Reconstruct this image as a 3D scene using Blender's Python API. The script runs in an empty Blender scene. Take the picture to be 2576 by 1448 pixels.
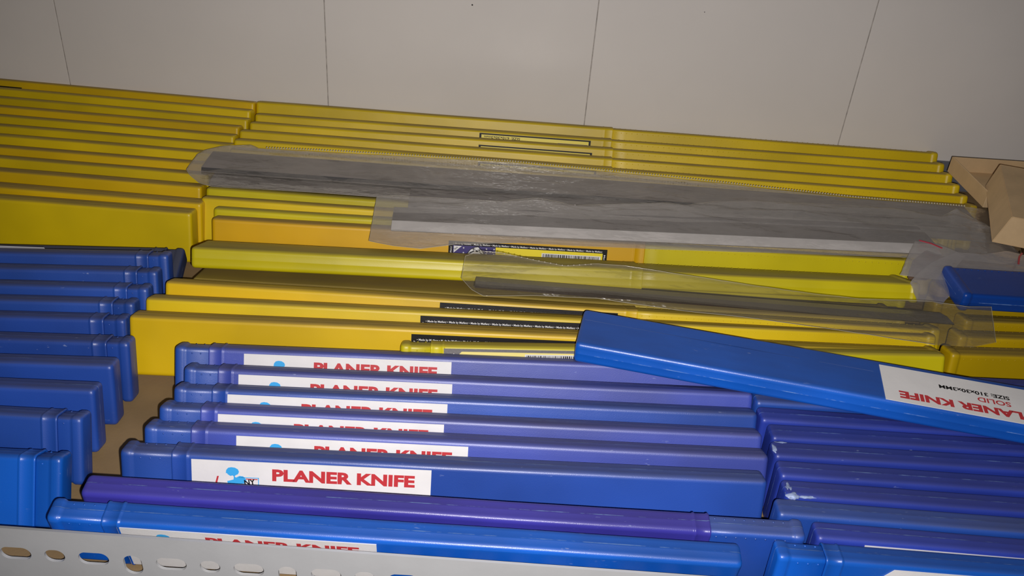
import bpy, bmesh, math, random
from math import radians, cos, sin, pi
from mathutils import Vector, Matrix, noise
random.seed(7)
MM = 0.001
scene = bpy.context.scene
COL = scene.collection

# ------------------------------------------------------------------ camera
CAM_POS = Vector((0, 0, 0.375))
PITCH, ROLL, YAW, FPX = radians(33.1), radians(4.75), radians(0.9), 2336.0
Fv = Vector((sin(YAW)*cos(PITCH), cos(YAW)*cos(PITCH), -sin(PITCH)))
r0 = Vector((cos(YAW), -sin(YAW), 0)); u0 = r0.cross(Fv)
Rv = r0*cos(ROLL) + u0*sin(ROLL); Uv = u0*cos(ROLL) - r0*sin(ROLL)
cam = bpy.data.cameras.new('camera'); cam.sensor_width = 36; cam.lens = FPX/2576*36
cam.clip_start = 0.01; cam.clip_end = 20
co = bpy.data.objects.new('camera', cam); COL.objects.link(co)
m = Matrix.Identity(4)
for i in range(3):
    m[i][0] = Rv[i]; m[i][1] = Uv[i]; m[i][2] = -Fv[i]; m[i][3] = CAM_POS[i]
co.matrix_world = m
scene.camera = co

# ------------------------------------------------------------------ world, flash, room light, exposure
w = bpy.data.worlds.new('world'); scene.world = w; w.use_nodes = True
w.node_tree.nodes['Background'].inputs[0].default_value = (0.95, 0.93, 1.0, 1)
w.node_tree.nodes['Background'].inputs[1].default_value = 0.045
fl = bpy.data.lights.new('phone_flash', 'SPOT')
fl.energy = 12.2; fl.spot_size = radians(104); fl.spot_blend = 1.0; fl.shadow_soft_size = 0.0028
fl.color = (1.0, 0.95, 0.93)
fo = bpy.data.objects.new('phone_flash', fl); COL.objects.link(fo)
fm = m.copy()
fp = CAM_POS + Rv*0.011 - Uv*0.012
for i in range(3): fm[i][3] = fp[i]
fo.matrix_world = fm
scene.view_settings.view_transform = 'Standard'; scene.view_settings.look = 'None'
scene.view_settings.exposure = 0.0; scene.view_settings.gamma = 1.0
scene.view_settings.use_curve_mapping = False

# ------------------------------------------------------------------ materials
def newmat(name):
    mt = bpy.data.materials.new(name); mt.use_nodes = True
    nt = mt.node_tree; b = nt.nodes['Principled BSDF']
    return mt, nt, b
def N(nt, t, **k):
    n = nt.nodes.new(t)
    for a, v in k.items():
        if a.startswith('i_'): n.inputs[int(a[2:])].default_value = v
        else: setattr(n, a, v)
    return n
def ramp(nt, src, a, b, ca=(0, 0, 0, 1), cb=(1, 1, 1, 1)):
    r = nt.nodes.new('ShaderNodeValToRGB')
    r.color_ramp.elements[0].position = a; r.color_ramp.elements[1].position = b
    r.color_ramp.elements[0].color = ca; r.color_ramp.elements[1].color = cb
    nt.links.new(src, r.inputs[0]); return r.outputs[0]
def math_n(nt, op, a, b=None):
    n = nt.nodes.new('ShaderNodeMath'); n.operation = op
    for i, s in enumerate((a, b)):
        if s is None: continue
        if isinstance(s, (int, float)): n.inputs[i].default_value = s
        else: nt.links.new(s, n.inputs[i])
    return n.outputs[0]
def mixc(nt, fac, a, b):
    n = nt.nodes.new('ShaderNodeMix'); n.data_type = 'RGBA'
    for s, v in ((n.inputs[0], fac), (n.inputs[6], a), (n.inputs[7], b)):
        if isinstance(v, (int, float)): s.default_value = v
        elif isinstance(v, tuple): s.default_value = v if len(v) == 4 else (*v, 1)
        else: nt.links.new(v, s)
    return n.outputs[2]
def noise_tex(nt, vec, scale, detail=3, rough=0.55, map_scale=None):
    if map_scale:
        mp = nt.nodes.new('ShaderNodeMapping'); mp.inputs['Scale'].default_value = map_scale
        nt.links.new(vec, mp.inputs[0]); vec = mp.outputs[0]
    n = nt.nodes.new('ShaderNodeTexNoise'); n.inputs['Scale'].default_value = scale
    n.inputs['Detail'].default_value = detail; n.inputs['Roughness'].default_value = rough
    nt.links.new(vec, n.inputs['Vector']); return n.outputs[0]
def coords(nt):
    tc = nt.nodes.new('ShaderNodeTexCoord'); oi = nt.nodes.new('ShaderNodeObjectInfo')
    mul = nt.nodes.new('ShaderNodeVectorMath'); mul.operation = 'SCALE'
    cb = nt.nodes.new('ShaderNodeCombineXYZ'); 
    for k in range(3): nt.links.new(oi.outputs['Random'], cb.inputs[k])
    nt.links.new(cb.outputs[0], mul.inputs[0]); mul.inputs['Scale'].default_value = 7.0
    ad = nt.nodes.new('ShaderNodeVectorMath'); ad.operation = 'ADD'
    nt.links.new(tc.outputs['Object'], ad.inputs[0]); nt.links.new(mul.outputs[0], ad.inputs[1])
    return tc.outputs['Object'], ad.outputs[0]

def plastic(name, col, t, rough=0.36, dust=0.7, dustcol=(0.17, 0.125, 0.085), seam=None, scratch=0.0, var=0.12, spec=0.5, end=None):
    mt, nt, b = newmat(name)
    raw, vec = coords(nt)
    c2 = tuple(min(1, x*(1-var)*0.85) for x in col); c1 = tuple(min(1, x*(1+var)) for x in col)
    f = ramp(nt, noise_tex(nt, vec, 9, 3), 0.35, 0.65)
    c = mixc(nt, f, (*c2, 1), (*c1, 1))
    sx = nt.nodes.new('ShaderNodeSeparateXYZ'); nt.links.new(raw, sx.inputs[0])
    if seam:
        d = math_n(nt, 'ABSOLUTE', math_n(nt, 'SUBTRACT', sx.outputs[1], t*MM/2))
        ln = math_n(nt, 'LESS_THAN', d, 0.00024)
        br = ramp(nt, noise_tex(nt, vec, 60, 4, 0.7), 0.46, 0.62)
        c = mixc(nt, math_n(nt, 'MULTIPLY', math_n(nt, 'MULTIPLY', ln, br), 0.6), c, seam)
    if scratch:
        s1 = ramp(nt, noise_tex(nt, vec, 420, 2, 0.6, (0.35, 1, 1)), 0.70, 0.76)
        s2 = ramp(nt, noise_tex(nt, vec, 22, 2), 0.5, 0.7)
        c = mixc(nt, math_n(nt, 'MULTIPLY', math_n(nt, 'MULTIPLY', s1, s2), scratch), c, (0.5, 0.6, 0.85, 1))
    if dust:
        g = nt.nodes.new('ShaderNodeNewGeometry'); sg = nt.nodes.new('ShaderNodeSeparateXYZ')
        nt.links.new(g.outputs['Normal'], sg.inputs[0])
        up = nt.nodes.new('ShaderNodeMapRange'); up.interpolation_type = 'SMOOTHSTEP'
        up.inputs[1].default_value = 0.62; up.inputs[2].default_value = 0.96
        nt.links.new(sg.outputs[2], up.inputs[0])
        dn = ramp(nt, noise_tex(nt, vec, 45, 4, 0.65, (0.25, 1, 1)), 0.25, 0.75, (0.45, 0.45, 0.45, 1))
        fac = math_n(nt, 'MULTIPLY', math_n(nt, 'MULTIPLY', up.outputs[0], dn), dust)
        c = mixc(nt, fac, c, (*dustcol, 1))
        rr = nt.nodes.new('ShaderNodeMapRange'); rr.inputs[3].default_value = rough; rr.inputs[4].default_value = 0.75
        nt.links.new(fac, rr.inputs[0]); nt.links.new(rr.outputs[0], b.inputs['Roughness'])
    else:
        b.inputs['Roughness'].default_value = rough
    nt.links.new(c, b.inputs['Base Color'])
    b.inputs['Specular IOR Level'].default_value = spec
    bp = nt.nodes.new('ShaderNodeBump'); bp.inputs['Strength'].default_value = 0.4 if seam else 0.22; bp.inputs['Distance'].default_value = 0.00010
    nt.links.new(noise_tex(nt, vec, 2600, 1), bp.inputs['Height'])
    bp2 = nt.nodes.new('ShaderNodeBump'); bp2.inputs['Strength'].default_value = 0.35; bp2.inputs['Distance'].default_value = 0.0006
    nt.links.new(noise_tex(nt, vec, 40, 2), bp2.inputs['Height']); nt.links.new(bp.outputs[0], bp2.inputs['Normal'])
    nt.links.new(bp2.outputs[0], b.inputs['Normal'])
    return mt
def simple(name, col, rough=0.5, metal=0.0, spec=0.5, nscale=None, nvar=0.15, bump=0.0, bscale=300, bdist=0.0003):
    mt, nt, b = newmat(name)
    raw, vec = coords(nt)
    if nscale:
        c = mixc(nt, ramp(nt, noise_tex(nt, vec, nscale, 4), 0.3, 0.7), (*[x*(1-nvar) for x in col], 1), (*[min(1, x*(1+nvar)) for x in col], 1))
        nt.links.new(c, b.inputs['Base Color'])
    else: b.inputs['Base Color'].default_value = (*col, 1)
    b.inputs['Roughness'].default_value = rough; b.inputs['Metallic'].default_value = metal
    b.inputs['Specular IOR Level'].default_value = spec
    if bump:
        bp = nt.nodes.new('ShaderNodeBump'); bp.inputs['Strength'].default_value = bump; bp.inputs['Distance'].default_value = bdist
        nt.links.new(noise_tex(nt, vec, bscale, 3), bp.inputs['Height']); nt.links.new(bp.outputs[0], b.inputs['Normal'])
    return mt
def film(name, milk=0.12, tint=(0.8, 0.77, 0.72), rough=0.16, bump=0.5, cloud=0.5, gl=0.10):
    mt = bpy.data.materials.new(name); mt.use_nodes = True; nt = mt.node_tree; nt.nodes.clear()
    out = nt.nodes.new('ShaderNodeOutputMaterial')
    raw, vec = coords(nt)
    tr = nt.nodes.new('ShaderNodeBsdfTransparent'); tr.inputs[0].default_value = (0.97, 0.965, 0.95, 1)
    df = nt.nodes.new('ShaderNodeBsdfDiffuse'); df.inputs[0].default_value = (*tint, 1)
    gs = nt.nodes.new('ShaderNodeBsdfGlossy'); gs.inputs['Roughness'].default_value = rough; gs.inputs[0].default_value = (1, 1, 1, 1)
    bp = nt.nodes.new('ShaderNodeBump'); bp.inputs['Strength'].default_value = bump; bp.inputs['Distance'].default_value = 0.004
    h = noise_tex(nt, vec, 55, 4, 0.6, (0.45, 1.0, 1.0))
    nt.links.new(h, bp.inputs['Height'])
    nt.links.new(bp.outputs[0], gs.inputs['Normal']); nt.links.new(bp.outputs[0], df.inputs['Normal'])
    lw = nt.nodes.new('ShaderNodeLayerWeight'); lw.inputs[0].default_value = 0.35
    nt.links.new(bp.outputs[0], lw.inputs['Normal'])
    cl = ramp(nt, noise_tex(nt, vec, 16, 4, 0.6, (0.5, 1, 1)), 0.35, 0.7)
    mk = math_n(nt, 'ADD', milk, math_n(nt, 'MULTIPLY', cl, milk*cloud*2))
    mk = math_n(nt, 'ADD', mk, math_n(nt, 'MULTIPLY', lw.outputs['Facing'], 0.05))
    m1 = nt.nodes.new('ShaderNodeMixShader'); nt.links.new(mk, m1.inputs[0]); nt.links.new(tr.outputs[0], m1.inputs[1]); nt.links.new(df.outputs[0], m1.inputs[2])
    fr = math_n(nt, 'ADD', gl*0.5, math_n(nt, 'MULTIPLY', lw.outputs['Fresnel'], gl*2))
    m2 = nt.nodes.new('ShaderNodeMixShader'); nt.links.new(fr, m2.inputs[0]); nt.links.new(m1.outputs[0], m2.inputs[1]); nt.links.new(gs.outputs[0], m2.inputs[2])
    nt.links.new(m2.outputs[0], out.inputs[0])
    return mt

TY, TB = 15.5, 13.5
YDUST = (0.22, 0.15, 0.06)
M = {}
M['y'] = plastic('yellow_plastic', (0.76, 0.55, 0.002), TY, 0.42, 0.8, YDUST, var=0.05)
M['yo'] = plastic('orange_yellow_plastic', (0.74, 0.42, 0.002), TY, 0.42, 0.75, YDUST, var=0.05)
M['yg'] = plastic('lemon_yellow_plastic', (0.66, 0.56, 0.004), TY, 0.40, 0.6, YDUST, var=0.05)
M['ym'] = plastic('golden_yellow_plastic', (0.75, 0.49, 0.002), TY, 0.42, 0.8, YDUST, var=0.05)
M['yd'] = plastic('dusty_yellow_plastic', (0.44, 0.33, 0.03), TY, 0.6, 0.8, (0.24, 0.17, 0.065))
SE = (0.25, 0.42, 0.75, 1)
M['b'] = plastic('blue_plastic', (0.016, 0.078, 0.40), TB, 0.43, 0.6, (0.07, 0.065, 0.075), SE, 0.45, spec=0.9)
M['bm'] = plastic('mid_blue_plastic', (0.020, 0.080, 0.42), TB, 0.40, 0.6, (0.07, 0.065, 0.075), SE, 0.45, spec=0.8)
M['bb'] = plastic('bright_blue_plastic', (0.006, 0.115, 0.58), TB, 0.34, 0.5, (0.02, 0.03, 0.09), SE, 0.4, spec=0.7)
M['bp'] = plastic('violet_blue_plastic', (0.045, 0.075, 0.42), TB, 0.45, 0.6, (0.07, 0.06, 0.08), SE, 0.5, spec=1.0)
M['bc'] = plastic('falloff_violet_blue_plastic', (0.022, 0.048, 0.36), TB, 0.42, 0.45, (0.05, 0.045, 0.07), SE, 0.6, spec=0.7)  # violet-blue darkened for the right stack; flash falloff put into the colour
M['bf'] = plastic('grazing_dark_blue_plastic', (0.003, 0.055, 0.34), TB, 0.32, 0.3, (0.02, 0.02, 0.05), SE, 0.3, spec=0.5)  # blue darkened for the flat case; shade of grazing flash in base colour
M['yr'] = plastic('falloff_yellow_plastic', (0.50, 0.335, 0.001), TY, 0.42, 0.75, (0.17, 0.115, 0.03), var=0.05)  # right stack yellow, dimmed in its colour to stand for flash falloff
M['pp'] = plastic('purple_blue_plastic', (0.05, 0.045, 0.38), TB, 0.33, 0.35, (0.07, 0.06, 0.15), SE, 0.45)
M['bg'] = plastic('dusty_blue_plastic', (0.03, 0.055, 0.16), TB, 0.6, 0.7, (0.09, 0.085, 0.08), SE, 0.3)
M['torn'] = simple('torn_blue_plastic', (0.30, 0.38, 0.60), 0.5, bump=0.6, bscale=500, nscale=300, nvar=0.4)
M['paper'] = simple('white_label_paper', (0.80, 0.79, 0.78), 0.42, nscale=60, nvar=0.04, bump=0.15, bscale=500)
M['red'] = simple('red_print', (0.55, 0.04, 0.047), 0.42)
M['ink'] = simple('black_print', (0.010, 0.009, 0.010), 0.45, spec=0.18, bump=0.2, bscale=700)
M['white'] = simple('white_print', (0.72, 0.72, 0.72), 0.42)
M['cyan'] = simple('light_blue_print', (0.05, 0.42, 0.85), 0.42)
M['navy'] = simple('navy_print', (0.03, 0.018, 0.16), 0.42)
M['yprint'] = simple('yellow_print', (0.85, 0.70, 0.01), 0.42)
M['yfade'] = simple('pale_yellow_print', (0.85, 0.72, 0.22), 0.38)
M['greyp'] = simple('grey_print', (0.16, 0.15, 0.15), 0.36, bump=0.3, bscale=700)
M['steel'] = simple('oiled_steel', (0.34, 0.31, 0.29), 0.42, 0.45, nscale=18, nvar=0.22, bump=0.1, bscale=200)
M['steel_b'] = simple('ground_steel_bevel', (0.88, 0.85, 0.84), 0.40, 0.05, nscale=40, nvar=0.12)
M['steel_m'] = simple('dull_grey_steel', (0.24, 0.22, 0.21), 0.45, 0.4, nscale=18, nvar=0.2)
M['steel_s'] = simple('polished_steel_edge', (0.42, 0.40, 0.38), 0.2, 0.9)
M['steel_d'] = simple('dark_oiled_steel', (0.045, 0.03, 0.018), 0.35, 0.4, nscale=25, nvar=0.3)
M['card'] = simple('tan_card', (0.68, 0.48, 0.26), 0.75, nscale=50, nvar=0.08, bump=0.2, bscale=900)
M['cardfloor'] = simple('brown_cardboard', (0.27, 0.18, 0.085), 0.8, nscale=14, nvar=0.22, bump=0.3, bscale=500)
M['rail'] = simple('grey_enamel', (0.49, 0.50, 0.51), 0.42, nscale=25, nvar=0.06, bump=0.08, bscale=400)
M['railback'] = simple('dark_grey_enamel', (0.16, 0.17, 0.20), 0.5)
M['board'] = simple('dark_steel_shelf', (0.05, 0.05, 0.055), 0.6)
M['tile'] = simple('white_glazed_tile', (0.84, 0.80, 0.755), 0.22, spec=0.5, nscale=7, nvar=0.035, bump=0.10, bscale=30, bdist=0.001)
M['grout'] = simple('grey_grout', (0.42, 0.39, 0.36), 0.8, nscale=200, nvar=0.3)
M['floor'] = simple('dark_concrete', (0.08, 0.08, 0.08), 0.8, nscale=4)
M['film1'] = film('clear_crinkled_film', 0.035, (0.74, 0.68, 0.60), 0.09, 0.9, gl=0.15)
M['film2'] = film('cloudy_film', 0.12, (0.66, 0.63, 0.60), 0.13, 0.9, gl=0.10)
M['film3'] = film('thin_yellowish_film', 0.025, (0.72, 0.66, 0.48), 0.12, 0.5)
M['film4'] = film('zip_bag_film', 0.17, (0.70, 0.67, 0.68), 0.18, 0.5)
M['zip'] = simple('clear_ribbed_plastic', (0.62, 0.56, 0.42), 0.12, spec=0.9)
M['zipred'] = simple('red_zip_line', (0.50, 0.03, 0.06), 0.4)
M['brownthing'] = simple('brown_wrapping', (0.16, 0.10, 0.065), 0.6, nscale=60, nvar=0.3)
M['brass'] = simple('brownish_metal', (0.40, 0.27, 0.17), 0.35, 0.5)
M['speck'] = simple('dark_speck', (0.05, 0.04, 0.04), 0.7)

# ------------------------------------------------------------------ helpers
def mesh_obj(name, verts, faces, mat, parent=None, smooth=False, mats=None, fmat=None):
    me = bpy.data.meshes.new(name); me.from_pydata([tuple(v) for v in verts], [], faces)
    if mats:
        for q in mats: me.materials.append(q)
        if fmat:
            for p, k in zip(me.polygons, fmat): p.material_index = k
    elif mat: me.materials.append(mat)
    if smooth:
        me.polygons.foreach_set('use_smooth', [True]*len(me.polygons))
    me.update()
    o = bpy.data.objects.new(name, me); COL.objects.link(o)
    if parent: o.parent = parent
    return o
def tag(o, label=None, cat=None, group=None, kind=None):
    if label: o['label'] = label
    if cat: o['category'] = cat
    if group: o['group'] = group
    if kind: o['kind'] = kind
    return o
def box_vf(x0, x1, y0, y1, z0, z1):
    v = [(x, y, z) for x in (x0, x1) for y in (y0, y1) for z in (z0, z1)]
    f = [(0, 1, 3, 2), (4, 6, 7, 5), (0, 4, 5, 1), (2, 3, 7, 6), (0, 2, 6, 4), (1, 5, 7, 3)]
    return [tuple(c*MM for c in p) for p in v], f
def bevel_box(name, x0, x1, y0, y1, z0, z1, mat, parent=None, bev=0.8):
    v, f = box_vf(x0, x1, y0, y1, z0, z1)
    o = mesh_obj(name, v, f, mat, parent)
    bm = bmesh.new(); bm.from_mesh(o.data)
    bmesh.ops.recalc_face_normals(bm, faces=bm.faces)
    bmesh.ops.bevel(bm, geom=list(bm.edges), offset=bev*MM, segments=2, affect='EDGES', profile=0.5)
    bm.to_mesh(o.data); bm.free(); return o

# ------------------------------------------------------------------ setting
WALL_Y = 808
wall = mesh_obj('wall_back', *box_vf(-1300, 1350, WALL_Y+0.42, WALL_Y+60, -900, 1500), M['grout']); tag(wall, kind='structure')
xs = [-1361+238*k for k in range(12)]
for k in range(len(xs)-1):
    for (z0, z1) in ((-140, 280), (280.8, 700)):
        st = random.uniform(-0.25, 0.25)
        bevel_box('tile', xs[k]+0.4, xs[k+1]-0.4, WALL_Y+st, WALL_Y+6, z0, z1, M['tile'], wall, 0.35)
for (x, z, r) in ((-42, 137.5, 0.75), (159, 147, 0.4), (-9, 33+60, 0.0)):
    if r:
        bm = bmesh.new(); bmesh.ops.create_uvsphere(bm, u_segments=8, v_segments=6, radius=r*MM)
        for v in bm.verts: v.co = Vector((v.co.x+x*MM, v.co.y*0.3+(WALL_Y-0.2)*MM, v.co.z+z*MM))
        me = bpy.data.meshes.new('speck'); bm.to_mesh(me); bm.free(); me.materials.append(M['speck'])
        o = bpy.data.objects.new('speck', me); COL.objects.link(o); o.parent = wall
fl_o = mesh_obj('floor', *box_vf(-1300, 1350, -900, WALL_Y+1, -905, -900), M['floor']); tag(fl_o, kind='structure')
sb = mesh_obj('shelf_board', *box_vf(-1000, 1000, 294, 806, -22, -2.2), M['board'])
tag(sb, 'dark steel shelf board under the brown cardboard sheet', 'shelf')
cf = mesh_obj('cardboard_sheet', *box_vf(-995, 995, 294, 800, -2.2, 0), M['cardfloor'])
tag(cf, 'flat brown cardboard sheet lining the shelf under the knife cases', 'cardboard')

# front slotted rail
def slotted_rail():
    cu = bpy.data.curves.new('rail_curve', 'CURVE'); cu.dimensions = '2D'; cu.fill_mode = 'BOTH'; cu.extrude = 0.7*MM
    def spl(pts):
        s = cu.splines.new('POLY'); s.points.add(len(pts)-1)
        for p, q in zip(s.points, pts): p.co = (q[0]*MM, q[1]*MM, 0, 1)
        s.use_cyclic_u = True
    spl([(-420, -1.0), (420, -1.0), (420, 32.6), (-420, 33.2)])
    for k in range(-10, 34):
        cx = -217.7+18.25*k
        if abs(cx) > 412: continue
        typ = k % 4
        if typ in (0, 2): a, b = 7.2, 4.1
        elif typ == 1: a, b = 4.8, 4.1
        else: a, b = 4.4, 6.4
        cz = 16.2 if typ != 3 else 13.8
        r = min(a, b)
        pts = []
        for q in range(24):
            an = 2*pi*q/24; c, s = cos(an), sin(an)
            pts.append((cx+c*r+(1 if c > 0 else -1)*(a-r), cz+s*r+(1 if s > 0 else -1)*(b-r)))
        spl(pts)
    tmp = bpy.data.objects.new('rail_tmp', cu); COL.objects.link(tmp)
    dg = bpy.context.evaluated_depsgraph_get()
    me = bpy.data.meshes.new_from_object(tmp.evaluated_get(dg))
    bpy.data.objects.remove(tmp)
    for v in me.vertices:
        x, y, z = v.co; v.co = (x, 291.6*MM-z, y)
    me.materials.clear(); me.materials.append(M['rail'])
    o = bpy.data.objects.new('slotted_rail', me); COL.objects.link(o)
    return o
rl = tag(slotted_rail(), 'light grey slotted metal rail along the front edge of the shelf', 'rail')
br = mesh_obj('back_rail', *box_vf(-600, 600, 804.2, 806.6, -2, 27), M['railback'])
tag(br, 'dark grey metal rail at the back edge of the shelf, against the wall', 'rail')

# ------------------------------------------------------------------ lofted cases
def section(t, h, d, r=2.6, ridge=0.0):
    """closed loop (y, z) of a rounded rectangle t x h inset by d"""
    y0, y1, z0, z1 = d, t-d, d, h-d
    r = max(0.5, r-d*0.6); s = 0.5; P = []
    def arc(cy, cz, a0):
        for k in range(5):
            a = a0+k*pi/8; P.append((cy+r*cos(a), cz+r*sin(a)))
    mid = t/2
    # start bottom, going +y ; order: bottom edge, rear, top, front
    P += [(mid-0.35, z0), (mid, z0-ridge), (mid+0.35, z0), (y1-r-s, z0)]
    arc(y1-r, z0+r, -pi/2); P += [(y1, z0+r+s), (y1, h/2), (y1, z1-r-s)]
    arc(y1-r, z1-r, 0); P += [(y1-r-s, z1), (mid+0.35, z1), (mid, z1+ridge), (mid-0.35, z1), (y0+r+s, z1)]
    arc(y0+r, z1-r, pi/2); P += [(y0, z1-r-s), (y0, h/2), (y0, z0+r+s)]
    arc(y0+r, z0+r, pi); P += [(y0+r+s, z0)]
    return P
def loft(stations, t, h, seed, ridge=0.12, amp=0.22, cap0=True, cap1=True):
    V, Fc = [], []
    n = None
    for (x, d) in stations:
        S = section(t, h, d, ridge=ridge); n = len(S)
        wy = amp*noise.noise(Vector((x/90.0, seed*3.1, 0))); wz = amp*1.3*noise.noise(Vector((x/110.0, seed*1.7, 5)))
        for (y, z) in S:
            k = 0.10*noise.noise(Vector((x/25.0, y/6.0+seed, z/12.0)))
            V.append((x*MM, (y+wy+k)*MM, (z+wz*(z/h))*MM))
    for i in range(len(stations)-1):
        for j in range(n):
            a = i*n+j; b = i*n+(j+1) % n
            Fc.append((a, a+n, b+n, b))
    if cap0: Fc.append(tuple(range(n)))
    if cap1: Fc.append(tuple(reversed(range((len(stations)-1)*n, len(stations)*n))))
    return V, Fc
def closed_end(x, s):   # stations of a rounded closed end at x, body going in direction s
    return [(x, 2.3), (x+s*0.25, 1.3), (x+s*0.8, 0.55), (x+s*1.6, 0.12), (x+s*2.6, 0), (x+s*3.2, 0)]
def mid_st(a, b, step=22):
    n = max(1, int((b-a)/step)); return [(a+(b-a)*k/n, 0) for k in range(1, n)]
def sleeve_mesh(x0, x1, closed, t, h, seed):
    q = 1.0 if t < 14 else 0.45
    if closed == 0:   # closed at x0, mouth at x1
        st = closed_end(x0, 1)+mid_st(x0+3.2, x1-9)+[(x1-9, 0), (x1-8.4, 0), (x1-8.0, -0.38*q), (x1-7.2, -0.38*q), (x1-6.8, -0.05), (x1-1.5, -0.12), (x1-1.0, -0.42*q), (x1-0.25, -0.42*q), (x1, -0.15), (x1, 0.75), (x1-1.5, 0.9)]
    else:
        st = [(x0+1.5, 0.9), (x0, 0.75), (x0, -0.15), (x0+0.25, -0.42*q), (x0+1.0, -0.42*q), (x0+1.5, -0.12), (x0+6.8, -0.05), (x0+7.2, -0.38*q), (x0+8.0, -0.38*q), (x0+8.4, 0), (x0+9, 0)]+mid_st(x0+9, x1-3.2)+list(reversed(closed_end(x1, -1)))
    return loft(st, t, h, seed)
def inner_mesh(x0, x1, endat, t, h, seed):
    if endat == 0:
        st = [(x0, 1.9), (x0+0.3, 1.0), (x0+0.9, 0.35), (x0+1.7, 0.0), (x0+2.6, -0.12), (x0+4.6, -0.12), (x0+5.3, 0.15), (x0+6.2, 0.72), (x0+7, 0.78)]
        st += [(x, 0.78) for x, _ in mid_st(x0+7, x1)]+[(x1, 0.78)]
    else:
        st = [(x0, 0.78)]+[(x, 0.78) for x, _ in mid_st(x0, x1-7)]+[(x1-7, 0.78), (x1-6.2, 0.72), (x1-5.3, 0.15), (x1-4.6, -0.12), (x1-2.6, -0.12), (x1-1.7, 0), (x1-0.9, 0.35), (x1-0.3, 1.0), (x1, 1.9)]
    return loft(st, t, h, seed, amp=0.22)
def nub_mesh(x0, x1, t, h):
    V, Fc = [], []
    def nub(x, y, z, ax, r=0.62 if t < 15 else 0.5, hh=0.5 if t < 15 else 0.32):
        b = len(V)
        for rr, up in ((r, -0.15), (r*0.72, hh*0.7)):
            for k in range(6):
                a = k*pi/3
                if ax == 'y': V.append((x+rr*cos(a), y-up, z+rr*sin(a)))
                else: V.append((x+rr*cos(a), y+rr*sin(a), z+up))
        V.append((x, y-hh, z) if ax == 'y' else (x, y, z+hh))
        for k in range(6):
            k2 = (k+1) % 6
            Fc.append((b+k, b+k2, b+6+k2, b+6+k)); Fc.append((b+6+k, b+6+k2, b+12))
    x = x0
    while x < x1:
        nub(x, 0.9, h-4.0, 'y'); nub(x, t-3.2, h-0.85, 'z')
        x += 4.85
    return [tuple(c*MM for c in v) for v in V], Fc

H = 38.0
_tcache = {}
def text_mesh(s, height, width=None, bold=0.0, mat=None, squeeze=None):
    key = (s, height, width, bold, mat.name)
    if key in _tcache: return _tcache[key]
    cu = bpy.data.curves.new('txt', 'FONT'); cu.body = s; cu.size = 1; cu.offset = bold; cu.fill_mode = 'FRONT'; cu.resolution_u = 3
    o = bpy.data.objects.new('txt', cu); COL.objects.link(o)
    dg = bpy.context.evaluated_depsgraph_get()
    me = bpy.data.meshes.new_from_object(o.evaluated_get(dg)); bpy.data.objects.remove(o)
    X = [v.co.x for v in me.vertices]; Y = [v.co.y for v in me.vertices]
    x0, x1 = min(X), max(X); cap = 0.729+2*bold
    sy = height/cap; sx = (width/(x1-x0)) if width else sy
    for v in me.vertices: v.co = ((v.co.x-x0)*sx*MM, 0, (v.co.y+bold)*sy*MM)
    me.materials.clear(); me.materials.append(mat); me.name = 'lettering'
    _tcache[key] = (me, (x1-x0)*sx); return _tcache[key]
def put_mesh(name, me, parent, x, off, z, rot=0.0):
    o = bpy.data.objects.new(name, me); COL.objects.link(o); o.parent = parent
    o.location = (x*MM, -off*MM, z*MM); o.rotation_euler = (0, rot, 0); return o
def join_flat(polys, parent, name, mat, off):
    V, Fc = [], []
    for pl in polys:
        b = len(V); V += [(x*MM, 0, z*MM) for x, z in pl]; Fc.append(tuple(range(b, len(V))))
    o = mesh_obj(name, V, Fc, mat, parent); o.location.y = -off*MM
    # make the print face outwards (-y)
    for p in o.data.polygons:
        if p.normal.y > 0: p.flip()
    return o
def rect(x0, x1, z0, z1): return [(x0, z0), (x1, z0), (x1, z1), (x0, z1)]
def blob(cx, cz, pts, s=1.0): return [(cx+s*x, cz+s*z) for x, z in pts]
def ell(cx, cz, a, b, n=18): return [(cx+a*cos(2*pi*k/n), cz+b*sin(2*pi*k/n)) for k in range(n)]

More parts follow.
